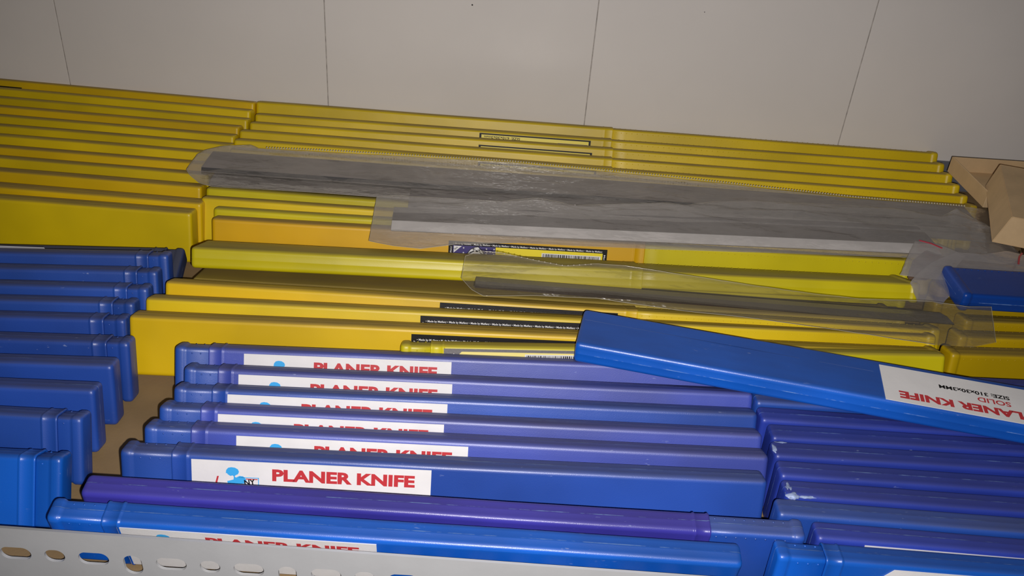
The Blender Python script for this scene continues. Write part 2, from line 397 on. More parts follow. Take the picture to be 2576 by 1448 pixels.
def sticker(parent, x0, ztop, W, Hh, mat, flip=False, outline=None):
    pts = outline or rect(0, W, -Hh, 0)
    V = [(x*MM, -0.10*MM, z*MM) for x, z in pts]+[(x*MM, 0.25*MM, z*MM) for x, z in pts]
    n = len(pts)
    Fc = [tuple(range(n)), tuple(range(2*n-1, n-1, -1))]+[(k, k+n, (k+1) % n+n, (k+1) % n) for k in range(n)]
    o = mesh_obj('label_sticker', V, Fc, mat, parent)
    if flip:
        o.location = ((x0+W)*MM, -0.25*MM, (ztop-Hh)*MM); o.rotation_euler = (0, pi, 0)
    else: o.location = (x0*MM, -0.25*MM, ztop*MM)
    return o
def planer_label(parent, x0, ztop, size='310', flip=False, outline=None):
    W, Hh = 120.5, 32.5
    st = sticker(parent, x0, ztop, W, Hh, M['paper'], flip, outline)
    st['label'] = 'white paper label with red lettering'
    me, _ = text_mesh('PLANER KNIFE', 7.0, 72.0, 0.045, M['red'])
    o = put_mesh('lettering', me, st, 40.3, 0.16, -10.1); o['label'] = 'bold red letters'
    me, _ = text_mesh('SOLID', 4.4, 18, 0.02, M['red']); put_mesh('lettering', me, st, 50.5, 0.16, -17.4)['label'] = 'smaller red letters'
    me, _ = text_mesh('SIZE: %sx30x3MM' % size, 3.5, 38.5, 0.03, M['ink']); put_mesh('lettering', me, st, 50, 0.16, -22.8)['label'] = 'black size lettering'
    # light-blue blot figure with little sign
    cap = blob(20.3, -5.4, [(-3.2, -1.3), (-3.0, .3), (-2.0, 1.6), (-.4, 2.0), (1.4, 1.8), (2.9, .9), (3.4, -.4), (2.9, -1.7), (1.7, -2.4), (.9, -3.2), (.2, -2.6), (-1.0, -2.9), (-2.2, -2.1), (-2.6, -1.5), (-3.9, -1.2)])
    body = blob(22.3, -9.6, [(-1.2, 1.6), (-.2, .5), (1.6, 1.5), (3.4, 1.4), (4.6, .2), (5.2, -1.4), (3.8, -2.6), (-1.2, -3.2), (-4.2, -3.2), (-4.6, -1.6), (-3.2, -1.2), (-1.4, -.6)])
    e = join_flat([cap, body, rect(23.5, 33.6, -9.1, -8.7), rect(33.2, 33.6, -14, -8.7)], st, 'emblem', M['cyan'], 0.15)
    e['label'] = 'light blue blot-shaped figure print'
    join_flat([[(11.2, -14.4), (12.2, -14.4), (13.6, -8.6), (12.7, -8.6)], rect(27, 33, -9.9, -9.4)], st, 'emblem', M['red'], 0.16)['label'] = 'small red strokes'
    me, _ = text_mesh('NY', 3.2, 5.5, 0.03, M['ink']); put_mesh('lettering', me, st, 26.5, 0.18, -13.2, radians(-8))['label'] = 'small black letters'
    return st
def star(cx, cz, r):
    return [(cx+(r if k % 2 == 0 else r*0.45)*sin(k*pi/5), cz+(r if k % 2 == 0 else r*0.45)*cos(k*pi/5)) for k in range(10)]
def barcode(st, x0, x1, z0, z1, seed):
    rnd = random.Random(seed)
    join_flat([rect(x0-1, x1+1, z0-0.6, z1+0.6)], st, 'barcode_panel', M['white'], 0.19)
    P = []; x = x0
    while x < x1-0.9:
        wd = rnd.choice((0.28, 0.28, 0.5, 0.75)); P.append(rect(x, x+wd, z0, z1)); x += wd+rnd.choice((0.28, 0.45, 0.6))
    join_flat(P, st, 'barcode', M['ink'], 0.22)
def maker_label(parent, x0, ztop, W=115.0, Hh=30.0, size='510', flip=False, faded=False, band=3.0):
    st = sticker(parent, x0, ztop, W, Hh, M['greyp'] if faded else M['ink'], flip)
    st['label'] = 'printed label with %s border and yellow field' % ('grey' if faded else 'black')
    k = W/115.0
    if faded:
        join_flat([[(11, -1.7), (W-2.0, -1.7), (W-2.0, -Hh+2.4), (3, -Hh+2.4), (3, -10)]], st, 'yellow_field', M['yfade'], 0.16)
        me, _ = text_mesh('3 pcs', 2.2, 5.5, 0.02, M['white']); put_mesh('lettering', me, st, 3.4, 0.18, -7.4, radians(-44))
    else:
        join_flat([rect(1.8 if flip else 3.2*k, W-(1.8 if flip else 3.2*k), -Hh+(1.2 if flip else 2.0), -band)], st, 'yellow_field', M['yprint'], 0.16)
        join_flat([rect(3.2*k, 34*k, -Hh+4, -band)], st, 'navy_field', M['navy'], 0.17)['label'] = 'navy field with white stars'
        join_flat([[(3.8*k, -band-.4), (9.6*k, -band-.4), (3.8*k, -band-5.6)]], st, 'corner_flash', M['white'], 0.20)
        me, _ = text_mesh('3pcs', 1.3, 3.0, 0.02, M['ink']); put_mesh('lettering', me, st, 4.5*k, 0.22, -band-3.6, radians(-42))
        S = []
        for r in range(5):
            for c in range(11):
                x = 5.4+c*2.75; z = -band-1.7-r*3.6-(1.8 if c % 2 else 0)
                if (x < 9.5 and z > -band-6) or 12.6 < x < 26.4: continue
                if z > -Hh+9: S.append(star(x*k, z, 0.78))
        join_flat(S, st, 'stars', M['white'], 0.19)
        # bird-of-prey head: white shape, black plumage strokes
        ey = -band-5.0
        hd = blob(19, ey, [(-7, -8), (-6.6, -4), (-5.2, -.8), (-3, 2.2), (0, 4.0), (2.4, 4.4), (3.6, 3.0), (5.0, 2.0), (6.2, .2), (6.6, -2.4), (5.4, -4.6), (4.6, -2.6), (3.0, -2.8), (1.8, -4.4), (-.4, -6.2), (-2, -8.5)])
        join_flat([[(19+(x-19)*1.09, ey-2+(z-ey+2)*1.09) for x, z in hd]], st, 'eagle_emblem', M['ink'], 0.185)
        join_flat([hd], st, 'eagle_emblem', M['white'], 0.20)['label'] = 'white bird head print'
        ST = [[(-5.6, -3.6), (-1.8, -.6), (-1.6, -1.2), (-5.2, -4.6)], [(-5.8, -6), (-1.4, -2.2), (-1.2, -2.9), (-5.4, -7)], [(-4.6, -8), (-.6, -4.4), (-.4, -5.1), (-3.6, -8.3)],
              [(-3.6, .2), (-.6, 1.8), (-.2, 1.3), (-3.4, -.5)], [(.2, 1.2), (2.6, .7), (2.9, 1.3), (1.2, 2.0)], [(3.2, 2.4), (4.4, .3), (6.2, -.4), (6.5, -.8), (4.2, -.3), (3.0, 1.6)], [(-1.2, 3.4), (.6, 3.0), (.4, 2.6), (-1.6, 2.8)], [(3.1, -1.6), (4.6, -1.5), (4.4, -2.1), (3.1, -2.1)]]
        join_flat([blob(19, ey, q) for q in ST], st, 'eagle_emblem', M['ink'], 0.22)['label'] = 'black feather strokes'
    me, tw = text_mesh('\u2022 Made by Meifeng '*8, 1.35, W-7, 0.018, M['white'])
    if not faded: put_mesh('lettering', me, st, 3.4, 0.18, -2.35 if band < 4 else -3.9)['label'] = 'tiny white border lettering'
    me, tw = text_mesh('Made by Meifeng', 1.25, 17, 0.018, M['white'])
    put_mesh('lettering', me, st, 2.3*k, 0.18, -21, radians(-90)); put_mesh('lettering', me, st, W-2.4*k, 0.18, -4, radians(90))
    if faded: barcode(st, 50, W-6, -12, -3.3, size)
    else: barcode(st, 68.5*k, W-5.5*k, -band-10.2, -band-2.8, size)
    me, _ = text_mesh('MF316 00105003-1', 1.6, 26*k, 0.01, M['ink']); put_mesh('lettering', me, st, 78*k, 0.18, -band-13.2)
    me, _ = text_mesh('SIZE: %sx30x3mm' % size, 2.3, 37*k, 0.015, M['ink']); put_mesh('lettering', me, st, W-42*k, 0.18, -Hh+(2.0 if flip else 3.4))
    return st

_mc = {}
def make_case(P, psi, lean, L, t, kind, s, mat, label, group, tau=0.0, h=H, seed=None, nubs=True, inmat=None):
    root = bpy.data.objects.new('knife_case', None); COL.objects.link(root)
    root.empty_display_size = 0.01
    root.location = Vector(P)*MM; root.rotation_euler = (-radians(lean), -radians(tau), radians(psi))
    tag(root, label, 'knife case', group)
    seed = seed if seed is not None else random.random()*50
    if kind == 'IL':
        V, Fc = sleeve_mesh(s, L, 1, t, h, seed); sl = mesh_obj('sleeve', V, Fc, mat, root, True)
        V, Fc = inner_mesh(0, s+12, 0, t, h, seed); inn = mesh_obj('inner_tray', V, Fc, inmat or mat, root, True)
        if nubs and s > 60: nb = mesh_obj('grip_nubs', *nub_mesh(9, s-2, t, h), inmat or mat, root, True); nb['kind'] = 'stuff'
        elif s > 14: nb = mesh_obj('grip_nubs', *nub_mesh(10, s-3, t, h), inmat or mat, root, True); nb['kind'] = 'stuff'
    else:
        V, Fc = sleeve_mesh(0, s, 0, t, h, seed); sl = mesh_obj('sleeve', V, Fc, mat, root, True)
        V, Fc = inner_mesh(s-12, L, 1, t, h, seed); inn = mesh_obj('inner_tray', V, Fc, inmat or mat, root, True)
        if nubs: nb = mesh_obj('grip_nubs', *nub_mesh(s+3, L-8, t, h), inmat or mat, root, True); nb['kind'] = 'stuff'
    return root

# name: (x, y, z, yaw, lean, length, thickness)  -- millimetres, surveyed positions on the shelf
T = {}
TABLE = """
YL1 -853.6 794.7 5.8 -1.98 22 620.0 15.5
YL2 -852.4 774.0 5.3 -1.70 20 620.0 15.5
YL3 -849.6 755.5 5.3 -1.80 20 620.0 15.5
YL4 -852.5 733.0 5.3 -1.25 20 620.0 15.5
YL5 -851.3 715.5 5.3 -1.35 20 620.0 15.5
YL6 -848.6 694.1 5.3 -0.98 20 620.0 15.5
YL7 -854.8 674.0 5.3 -0.75 20 620.0 15.5
YL8 -853.8 654.5 5.3 -0.82 20 620.0 15.5
YL9 -851.0 635.4 5.3 -0.69 20 620.0 15.5
YL10 -849.9 615.0 4.8 -0.62 18 620.0 15.5
YL11 -842.0 596.0 3.7 -0.95 14 620.0 15.5
YL12 -844.6 571.0 3.7 -0.05 14 620.0 15.5
YM1 -232.6 776.3 5.3 0.24 20 625.0 15.5
YM2 -226.4 749.0 5.3 0.55 20 616.2 15.5
YM3 -226.3 730.5 5.3 0.40 20 616.1 15.5
YM4 -230.3 712.5 5.3 0.05 20 618.1 15.5
YM5 -229.8 694.0 5.3 -0.10 20 616.7 15.5
YM6 -228.2 676.0 5.3 -0.05 20 616.3 15.5
YM7 -225.0 658.3 5.3 0.21 20 594.2 15.5
YM8 -223.4 641.0 5.3 0.30 20 581.8 15.5
YM9 -223.3 623.6 5.3 0.42 20 571.4 15.5
YM10 -226.0 606.2 5.3 0.57 20 559.0 14.5
YM11 -224.7 590.6 5.3 0.90 20 550.7 12.5
YM12 -211.3 577.4 4.8 1.25 18 523.6 11.0
O1 -208.0 562.4 4.8 1.80 18 510.4 13.5
F3 -212.4 475.0 6.3 1.34 24 503.0 15.5
F2 -217.5 455.5 6.3 2.60 24 503.0 15.5
F1 -220.4 438.0 5.3 2.80 20 503.0 15.5
F0 -55.0 428.4 5.3 3.50 24 334.9 13.0
R1 287.9 467.5 3.2 4.43 12 330.0 15.5
R2 300.3 486.6 3.7 3.77 14 330.0 15.5
R3 311.6 506.0 3.7 3.20 14 330.0 15.5
R4 298.2 526.0 3.7 2.40 14 330.0 15.5
R5 308.3 546.1 3.7 1.90 14 330.0 15.5
L0 -547.0 493.0 13.1 5.60 75 327.0 13.5
L1 -545.4 474.6 4.2 6.35 18 327.0 13.5
L2 -546.2 460.0 4.2 5.30 18 327.0 13.5
L3 -545.4 441.5 4.2 5.10 18 327.0 13.5
L4 -548.1 426.3 4.2 4.80 18 327.0 13.5
L5 -546.9 409.7 4.2 4.63 18 327.0 13.5
L6 -537.0 392.7 3.7 3.96 16 327.0 13.5
L7 -538.5 374.5 3.3 3.60 14 327.0 13.5
L8 -540.3 358.0 3.7 2.40 16 327.0 13.5
L9 -537.8 338.0 5.1 1.40 22 327.0 13.5
L10 -535.5 303.1 6.3 1.86 28 327.0 13.5
M1b -184.4 409.8 5.7 3.06 25 326.0 13.5
M2b -173.4 391.5 5.7 2.45 25 325.7 13.5
M3b -173.2 374.0 5.7 2.40 25 324.7 13.5
M4b -175.7 358.2 5.5 2.14 24 326.3 13.5
M5b -177.9 343.2 5.1 1.98 22 328.3 13.5
M6b -183.3 327.4 4.0 1.93 17.5 329.1 13.5
P -192.6 314.6 0.0 0.65 -5.5 350.2 12.5
B1 -201.6 301.2 0.0 0.31 -10.5 325.0 12.5
C0 257.9 438.7 1.2 2.49 5 327.0 13.5
C1 152.0 412.5 0.9 1.12 4 327.0 13.5
C2 152.1 397.6 0.9 0.60 4 327.0 13.5
C3 155.1 383.2 0.9 0.90 4 327.0 13.5
C4 153.6 368.7 0.9 0.80 4 327.0 13.5
C5 153.5 354.0 0.9 0.30 4 327.0 13.5
C6 153.1 339.8 0.9 -0.20 4 327.0 13.2
C7 146.6 326.4 0.9 -0.70 4 327.0 12.8
C8 162.5 312.6 0.9 -0.90 4 327.0 12.6
C9 140.7 298.8 0.9 -0.50 4 327.0 12.6
"""
for ln in TABLE.strip().splitlines():
    q = ln.split(); T[q[0]] = tuple(map(float, q[1:]))
ORD = ['first', 'second', 'third', 'fourth', 'fifth', 'sixth', 'seventh', 'eighth', 'ninth', 'tenth', 'eleventh', 'twelfth']
G = {}
def C(key, kind, s, mat, label, group, **k):
    x, y, z, psi, lean, L, t = T[key]
    G[key] = make_case((x, y, z), psi, lean, L, t, kind, s, M[mat], label, group, seed=abs(hash_id(key)), **k); return G[key]
def hash_id(s): return sum((i+1)*ord(c) for i, c in enumerate(s)) % 97+0.37

# rear left yellow stack
g = 'yellow cases of the rear left stack'
ym = ['ym', 'y', 'y', 'ym', 'y', 'y', 'y', 'ym', 'y', 'ym', 'ym', 'y']
for i in range(12):
    lab = {0: 'long yellow knife case against the wall, rearmost of the left yellow stack',
           11: 'front yellow knife case of the left yellow stack, broad face showing'}.get(i,
           'long yellow knife case, %s from the wall in the left yellow stack' % ORD[i])
    C('YL%d' % (i+1), 'IL', 300, ym[i], lab, g)
# rear middle yellow stack
g = 'yellow cases of the rear middle stack'
for i in range(12):
    lab = {0: 'long yellow knife case against the wall, rearmost of the middle yellow stack',
           1: 'yellow knife case with an upside-down size label, second from the wall, middle stack',
           2: 'yellow knife case, third from the wall, middle stack, label showing as a black line',
           11: 'lemon yellow knife case directly behind the orange-yellow case, middle stack'}.get(i,
           'long yellow knife case, %s from the wall in the middle yellow stack' % ORD[i])
    C('YM%d' % (i+1), 'IR', T['YM%d' % (i+1)][5]-300 if i < 9 else 315, 'yg' if i in (9, 11) else 'y', lab, g, inmat=M['y'])
C('O1', 'IR', 311.6, 'yo', 'orange-yellow knife case with a navy bird-head label, below the cloudy bag', 'yellow cases in the middle of the shelf', inmat=M['yg'])
C('F3', 'IR', 303, 'ym', 'yellow knife case with dark label strip, rearmost of the three staggered yellow cases', 'yellow cases in the middle of the shelf', inmat=M['y'])
C('F2', 'IR', 303, 'y', 'yellow knife case with shiny label strip, middle of the three staggered yellow cases', 'yellow cases in the middle of the shelf')
C('F1', 'IR', 303, 'ym', 'front one of the three staggered yellow knife cases, broad face reaching the cardboard', 'yellow cases in the middle of the shelf', inmat=M['y'])
C('F0', 'IL', 18, 'yg', 'short greenish-yellow knife case with pale barcode label, behind the rearmost lettered blue case', 'yellow cases in the middle of the shelf', tau=1.25)
# tilted pair
G['MA'] = make_case((-206.3, 524.0, 47.0), 2.7, 113.5, 497, 14.3, 'IR', 303, M['yg'], 'bright yellow knife case lying tilted on the others, partly under a clear bag', 'yellow cases in the middle of the shelf', seed=3.3)
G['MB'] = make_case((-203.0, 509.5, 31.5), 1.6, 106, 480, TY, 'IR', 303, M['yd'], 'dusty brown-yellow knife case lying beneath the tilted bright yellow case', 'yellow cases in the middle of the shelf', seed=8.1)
# right yellow stack
g = 'yellow cases of the right stack'
labs = ['front yellow knife case of the right yellow stack, whole face showing',
        'yellow knife case, second from the front in the right yellow stack', 'yellow knife case, third from the front in the right yellow stack',
        'yellow knife case, fourth from the front in the right yellow stack', 'yellow knife case, rearmost of the right yellow stack']
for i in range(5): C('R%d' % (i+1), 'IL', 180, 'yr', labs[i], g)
# left blue stack
g = 'blue cases of the left stack'
C('L0', 'IR', 315, 'bg', 'dusty dark blue knife case at the back of the left blue stack', g)
lm = ['b', 'b', 'b', 'b', 'bm', 'bm', 'bm', 'bm', 'b', 'bb']
for i in range(10):
    lab = {0: 'smooth deep blue knife case, rearmost bright one of the left blue stack',
           6: 'blue knife case with plain end, seventh from the back in the left blue stack',
           7: 'blue knife case with plain end, third from the front in the left blue stack',
           8: 'blue knife case with ribbed sleeve end, second from the front in the left blue stack',
           9: 'nearest blue knife case of the left stack, leaning behind the grey rail'}.get(i,
           'blue knife case with ribbed sleeve end, %s from the back in the left blue stack' % ORD[i])
    k = 'L%d' % (i+1)
    if i in (6, 7): C(k, 'IL', 12, lm[i], lab, g)
    else: C(k, 'IR', 314.3, lm[i], lab, g)
# middle blue stack
g = 'blue cases of the middle stack'
mm_ = ['rearmost blue knife case with a PLANER KNIFE label, touching the yellow cases', 'second from the rear of the blue PLANER KNIFE cases',
       'third from the rear of the blue PLANER KNIFE cases', 'fourth from the rear of the blue PLANER KNIFE cases',
       'fifth from the rear of the blue PLANER KNIFE cases, its label mostly hidden', 'blue knife case whose PLANER KNIFE label is fully readable, behind the violet case']
lx = [39.9, 30.8, 29.4, 31.4, 47.7, 35.6]; sx_ = [19.6, 19.2, 20.8, 22.1, 24.2, 25.6]
for i in range(6):
    k = 'M%db' % (i+1)
    C(k, 'IL', sx_[i], 'bp' if i in (0, 1, 3, 4) else 'bm', mm_[i], g, inmat=M['b'])
    planer_label(G[k], lx[i], 35.2)
C('P', 'IR', 303.6, 'pp', 'violet-blue knife case without a label, between two lettered blue cases near the front', g, inmat=M['b'])
C('B1', 'IL', 25.6, 'bb', 'bright blue knife case leaning on the front rail, its label cut by the rail', g)
planer_label(G['B1'], 32.6, 35.2)
# right blue stack
g = 'blue cases of the right stack'
cl = ['dark blue knife case top between the right front yellow case and the diagonal case',
      'blue knife case, first of the right stack, corner showing under the diagonal case',
      'blue knife case, second of the right stack counting from the diagonal case',
      'blue knife case, third of the right stack counting from the diagonal case',
      'blue knife case with a small scuffed white corner, fourth in the right stack',
      'blue knife case, fifth of the right stack counting from the diagonal case',
      'blue knife case with a torn whitish left corner in the right stack',
      'blue knife case just in front of the torn-cornered one in the right stack',
      'blue knife case with a white label edge showing, second from the front, right stack',
      'front blue knife case of the right stack with a folded label corner']
cm = ['bc', 'b', 'bc', 'bc', 'bc', 'bc', 'bc', 'b', 'bc', 'bb']
for i in range(10):
    C('C%d' % i, 'IL' if i == 9 else 'IR', 22.8 if i == 9 else 305, cm[i], cl[i], g)
planer_label(G['C8'], 23.5, 35.6)
planer_label(G['C9'], 47.5, 35.4, outline=[(0, -9), (8, 0), (120.5, 0), (120.5, -32.5), (0, -32.5)])
pl = mesh_obj('paper_label', [(x*MM, y*MM, z*MM) for x, y, z in ((-420, 514.5, 34.0), (-340, 523.6, 34.0), (-306.5, 527.4, 34.0), (-306.5, 526.5, 36.2), (-340, 522.0, 37.6), (-420, 513.0, 37.9))]
  + [(x*MM, (y+0.25)*MM, z*MM) for x, y, z in ((-420, 514.5, 34.0), (-340, 523.6, 34.0), (-306.5, 527.4, 34.0), (-306.5, 526.5, 36.2), (-340, 522.0, 37.6), (-420, 513.0, 37.9))],
  [(0, 1, 4, 5), (1, 2, 3, 4), (11, 10, 7, 6), (10, 9, 8, 7), (5, 4, 10, 11), (4, 3, 9, 10), (3, 2, 8, 9)], M['paper'])
tag(pl, 'thin white paper edge sticking up behind the left blue stack', 'paper')
# torn corner
def torn(parent, cx, cy, cz, r, seed):
    bm = bmesh.new(); bmesh.ops.create_icosphere(bm, subdivisions=3, radius=1)
    for v in bm.verts:
        n = 1+0.45*noise.noise(v.co*2.2+Vector((seed, 0, 0)))
        v.co = Vector(((cx+v.co.x*r[0]*n)*MM, (cy+v.co.y*r[1]*n)*MM, (cz+v.co.z*r[2]*n)*MM))
    me = bpy.data.meshes.new('torn_corner'); bm.to_mesh(me); bm.free(); me.materials.append(M['torn'])
    me.polygons.foreach_set('use_smooth', [True]*len(me.polygons))
    o = bpy.data.objects.new('torn_corner', me); COL.objects.link(o); o.parent = parent; o['label'] = 'whitish torn plastic corner'; return o
torn(G['C6'], 4.0, 1.6, 36.6, (3.6, 2.6, 1.5), 1)
torn(G['C6'], 3.0, 6.5, 37.3, (2.0, 4.2, 0.9), 9)
torn(G['C6'], 11.0, 0.9, 36.9, (4.5, 1.0, 0.7), 14)
torn(G['C4'], 1.6, 6.5, 37.2, (1.5, 4.6, 0.9), 5)
torn(G['C4'], 6.0, 11.5, 37.6, (4.2, 1.2, 0.5), 3)

# yellow labels
maker_label(G['O1'], 169.3, 31.9, size='510')
maker_label(G['F3'], band=8.5, x0=175.2, ztop=35.0, size='510')
maker_label(G['F2'], band=8.5, x0=170.0, ztop=34.8, size='510')
maker_label(G['F1'], band=8.5, x0=169.5, ztop=34.3, size='510')
maker_label(G['F0'], 25.7, 35.8, size='310', faded=True)
maker_label(G['YM2'], 198.5, 35.4, W=99, size='610', flip=True)
maker_label(G['YM3'], 198.9, 32.9, W=99, size='610', flip=True)
maker_label(G['YM5'], 204.0, 34.6, W=99, size='610', flip=True)
maker_label(G['YL1'], 320.0, 31.8, W=87, size='610', flip=True)

# diagonal blue case and the flat blue case on top of the stacks
G['D'] = make_case((46.5, 438.0, 54.2), -10.3, 90, 335, 14.0, 'IR', 318, M['bb'], 'bright blue knife case lying diagonally across the stacks, label upside down', None, seed=12.2)
planer_label(G['D'], 176.0, 33.0, flip=True)
ml = mesh_obj('mould_line', [(x*MM, -0.06*MM, z*MM) for x, z in ((2, 25.6), (2, 26.0), (172, 25.4), (172, 25.05))], [(0, 2, 3, 1)], simple('pale_blue_line', (0.10, 0.17, 0.45), 0.4), G['D'])
ml['label'] = 'thin pale scratch line along the face'
G['FB'] = make_case((309.5, 525.0, 54.6), 1.2, 90, 330, 14.0, 'IL', 180, M['bf'], 'blue knife case lying flat on the right yellow stack, at the right edge', None, seed=22.2)

# ------------------------------------------------------------------ planer blades
def blade(name, P, psi, lean, L, w=30, t=3, bevel=6, mat='steel', bmat='steel_b', label='', group=None, bev_front=True):
    root = bpy.data.objects.new(name, None); COL.objects.link(root); root.empty_display_size = 0.01
    root.location = Vector(P)*MM; root.rotation_euler = (-radians(lean), 0, radians(psi)); tag(root, label, 'blade', group)
    # local: x length, z width (towards the back when lying), y thickness (down)
    V = []; S = [(0.0, bevel), (0.0, w), (t, w), (t, 0.0), (t-0.5, 0.0)]
    for x in (0, L): V += [(x*MM, y*MM, z*MM) for y, z in S]
    n = 5; Fc = [tuple(range(n)), tuple(range(2*n-1, n-1, -1))]+[(k, k+n, (k+1) % n+n, (k+1) % n) for k in range(n-1)]
    mesh_obj('blade_body', V, Fc, M[mat], root)
    V = [(0, 0, bevel*MM), (L*MM, 0, bevel*MM), (L*MM, (t-0.5)*MM, 0), (0, (t-0.5)*MM, 0)]
    o = mesh_obj('cutting_bevel', V, [(0, 1, 2, 3)], M[bmat], root); o['label'] = 'ground cutting bevel'
    return root
blade('planer_blade', (-236, 641.0, 45.4), 0.35, 91, 606, 32, 3, 2.0, 'steel', 'steel_s', 'long grey steel planer blade in the rear clear bag, the upper of two', 'blades in the rear bag')
blade('planer_blade', (-226, 627.5, 41.9), 0.2, 93, 606, 30, 3, 5.0, 'steel', 'steel', 'long grey steel planer blade in the rear clear bag, the lower front one', 'blades in the rear bag')
blade('planer_blade', (-80, 571.5, 46.0), 3.6, 93, 404, 33, 3, 11.0, 'steel_m', 'steel_b', 'grey steel planer blade with a bright lower edge in the cloudy bag', 'blades in the cloudy bag')
blade('planer_blade', (-72, 605.0, 45.0), 3.6, 93, 392, 33, 3, 2.0, 'steel_m', 'steel_m', 'dull grey steel blade behind the bright-edged one in the cloudy bag', 'blades in the cloudy bag')
blade('planer_blade', (-16, 496.0, 52.4), -0.3, 110, 308, 22, 2.4, 10, 'steel_d', 'steel_d', 'dark brownish steel blade in the front clear bag', None)

# ------------------------------------------------------------------ bags
def resample(pts, n):
    P = [Vector(p) for p in pts]; d = [0]
    for a, b in zip(P, P[1:]): d.append(d[-1]+(b-a).length)
    out = []; j = 0
    for k in range(n):
        s = d[-1]*k/(n-1)
        while j < len(d)-2 and d[j+1] < s: j += 1
        f = (s-d[j])/max(1e-9, d[j+1]-d[j]); out.append(P[j].lerp(P[j+1], min(1, f)))
    return out
def pouch(name, top, bot, mat, label, cat, bulge=5.0, wr=1.2, seed=0, nx=170, ny=22, low=1.0, wscale=22.0, group=None, gap=0.0):
    A = resample(top, nx); B = resample(bot, nx); V = []; Fc = []
    for layer in (0, 1):
        for i in range(nx):
            for j in range(ny):
                v = j/(ny-1); p = B[i].lerp(A[i], v)
                e = min(1, 4*min(v, 1-v)); e2 = min(1, 12*min(i/(nx-1), 1-i/(nx-1)))
                q = e*e2
                if layer == 0:
                    n1 = noise.fractal(Vector((p.x/wscale*0.45+seed, p.y/wscale*1.6, seed)), 1.0, 2.0, 4)
                    n2 = noise.noise(Vector((p.x/60.0+seed, p.y/9.0, 3.3)))
                    dz = bulge*(1-(2*v-1)**4)*0.9*min(1, e2+0.2)+wr*(n1*1.3+abs(n2)*0.8)*(0.35+0.65*q)
                else: dz = -low*q
                p = p+Vector((0, 0, dz+(0.15 if layer == 0 else -0.1)))
                p.x += 0.8*noise.noise(Vector((p.y/7.0, seed, i*0.0)))
                V.append(p*MM)
    o2 = nx*ny
    for i in range(nx-1):
        for j in range(ny-1):
            a = i*ny+j
            Fc.append((a, a+ny, a+ny+1, a+1)); b = a+o2; Fc.append((b, b+1, b+ny+1, b+ny))
    o = mesh_obj(name, V, Fc, mat, None, True); tag(o, label, cat, group); return o
def beads(name, parent, pts, mat, step=2.2, w=1.5, l=1.2, hgt=0.8):
    P = [Vector(p) for p in pts]; tot = sum((b-a).length for a, b in zip(P, P[1:])); n = int(tot/step)
    R = resample(pts, n); V = []; Fc = []
    for k in range(n-1):
        c = R[k]; d = (R[k+1]-R[k]).normalized(); nrm = Vector((-d.y, d.x, 0)); b = len(V)
        for (a, s, z) in ((-l/2, -w/2, 0), (l/2, -w/2, 0), (l/2, w/2, 0), (-l/2, w/2, 0), (-l/4, -w/4, hgt), (l/4, -w/4, hgt), (l/4, w/4, hgt), (-l/4, w/4, hgt)):
            V.append((c+d*a+nrm*s+Vector((0, 0, z)))*MM)
        Fc += [(b+4, b+5, b+6, b+7), (b, b+1, b+5, b+4), (b+1, b+2, b+6, b+5), (b+2, b+3, b+7, b+6), (b+3, b, b+4, b+7)]
    o = mesh_obj(name, V, Fc, mat, parent, True); o['kind'] = 'stuff'; return o
z1 = 43.5
top1 = [(-247, 668, z1), (-244, 676, z1), (-233, 686, z1), (-211, 692, z1), (-204, 687, z1), (-150, 690, z1), (-2, 697, z1), (130, 691, z1), (282, 679, z1), (377, 679, z1), (389, 676, z1)]
bot1 = [(-247, 640, z1), (-242, 632, z1), (-232, 623, 42), (-221, 619, 42), (-143, 622, 42), (17, 624, 42), (191, 630, 43), (369, 636, 43), (392, 640, 43)]
bag1 = pouch('plastic_bag', top1, bot1, M['film1'], 'long clear plastic bag with ribbed seal holding grey blades, rearmost bag', 'bag', 3.6, 1.6, 2.0, nx=260, ny=30)
zs = beads('zip_seal', bag1, [(-196, 684.5, z1+2.4), (-150, 688, z1+2.4), (-2, 694.5, z1+2.4), (130, 688.5, z1+2.4), (282, 676.5, z1+2.4), (372, 676, z1+2)], M['zip'])
zs['label'] = 'ribbed shiny seal strip'
top2 = [(-97, 617, 45), (-81, 619, 46), (-52, 621, 46), (-7, 622, 46), (23, 633, 46), (53, 625, 46), (90, 634, 46), (125, 641, 46), (137, 639, 46), (165, 650, 46), (195, 655, 46), (250, 659, 46), (305, 661, 46), (343, 653, 46), (358, 665, 48), (367, 655, 46), (376, 640, 46), (384, 612, 44)]
bot2 = [(-93, 555, 43), (-75, 551, 43), (-56, 550, 43), (-32, 560, 43), (10, 568, 43), (66, 571, 43), (116, 574, 43), (182, 580, 43), (284, 588, 43), (310, 590, 43), (340, 592, 43), (368, 590, 43), (384, 598, 43)]
bag2 = pouch('plastic_bag', top2, bot2, M['film2'], 'cloudy crumpled plastic bag with one bright-edged blade, middle of the three long bags', 'bag', 6.0, 2.4, 11.0, nx=260, ny=30, low=0.3)
top3 = [(-24, 520, 58), (-14, 526, 59), (-1, 526, 59), (23, 519, 59), (41, 515, 59), (62, 521, 59), (80, 521, 59), (114, 516, 59), (165, 510, 58), (203, 507, 57), (233, 505, 57), (279, 509, 57), (304, 507, 56), (322, 512, 54)]
bot3 = [(-25, 505, 50), (-18, 496, 48), (-10, 491, 47), (24, 496, 47), (63, 498, 47), (113, 493, 46), (164, 490, 46), (213, 484, 46), (275, 477, 45), (300, 479, 44), (318, 486, 44)]
bag3 = pouch('plastic_bag', top3, bot3, M['film3'], 'clear plastic bag with a dark blade, front one, lying over the tilted yellow case', 'bag', 2.4, 1.0, 23.0, nx=240, ny=26, low=0.2)
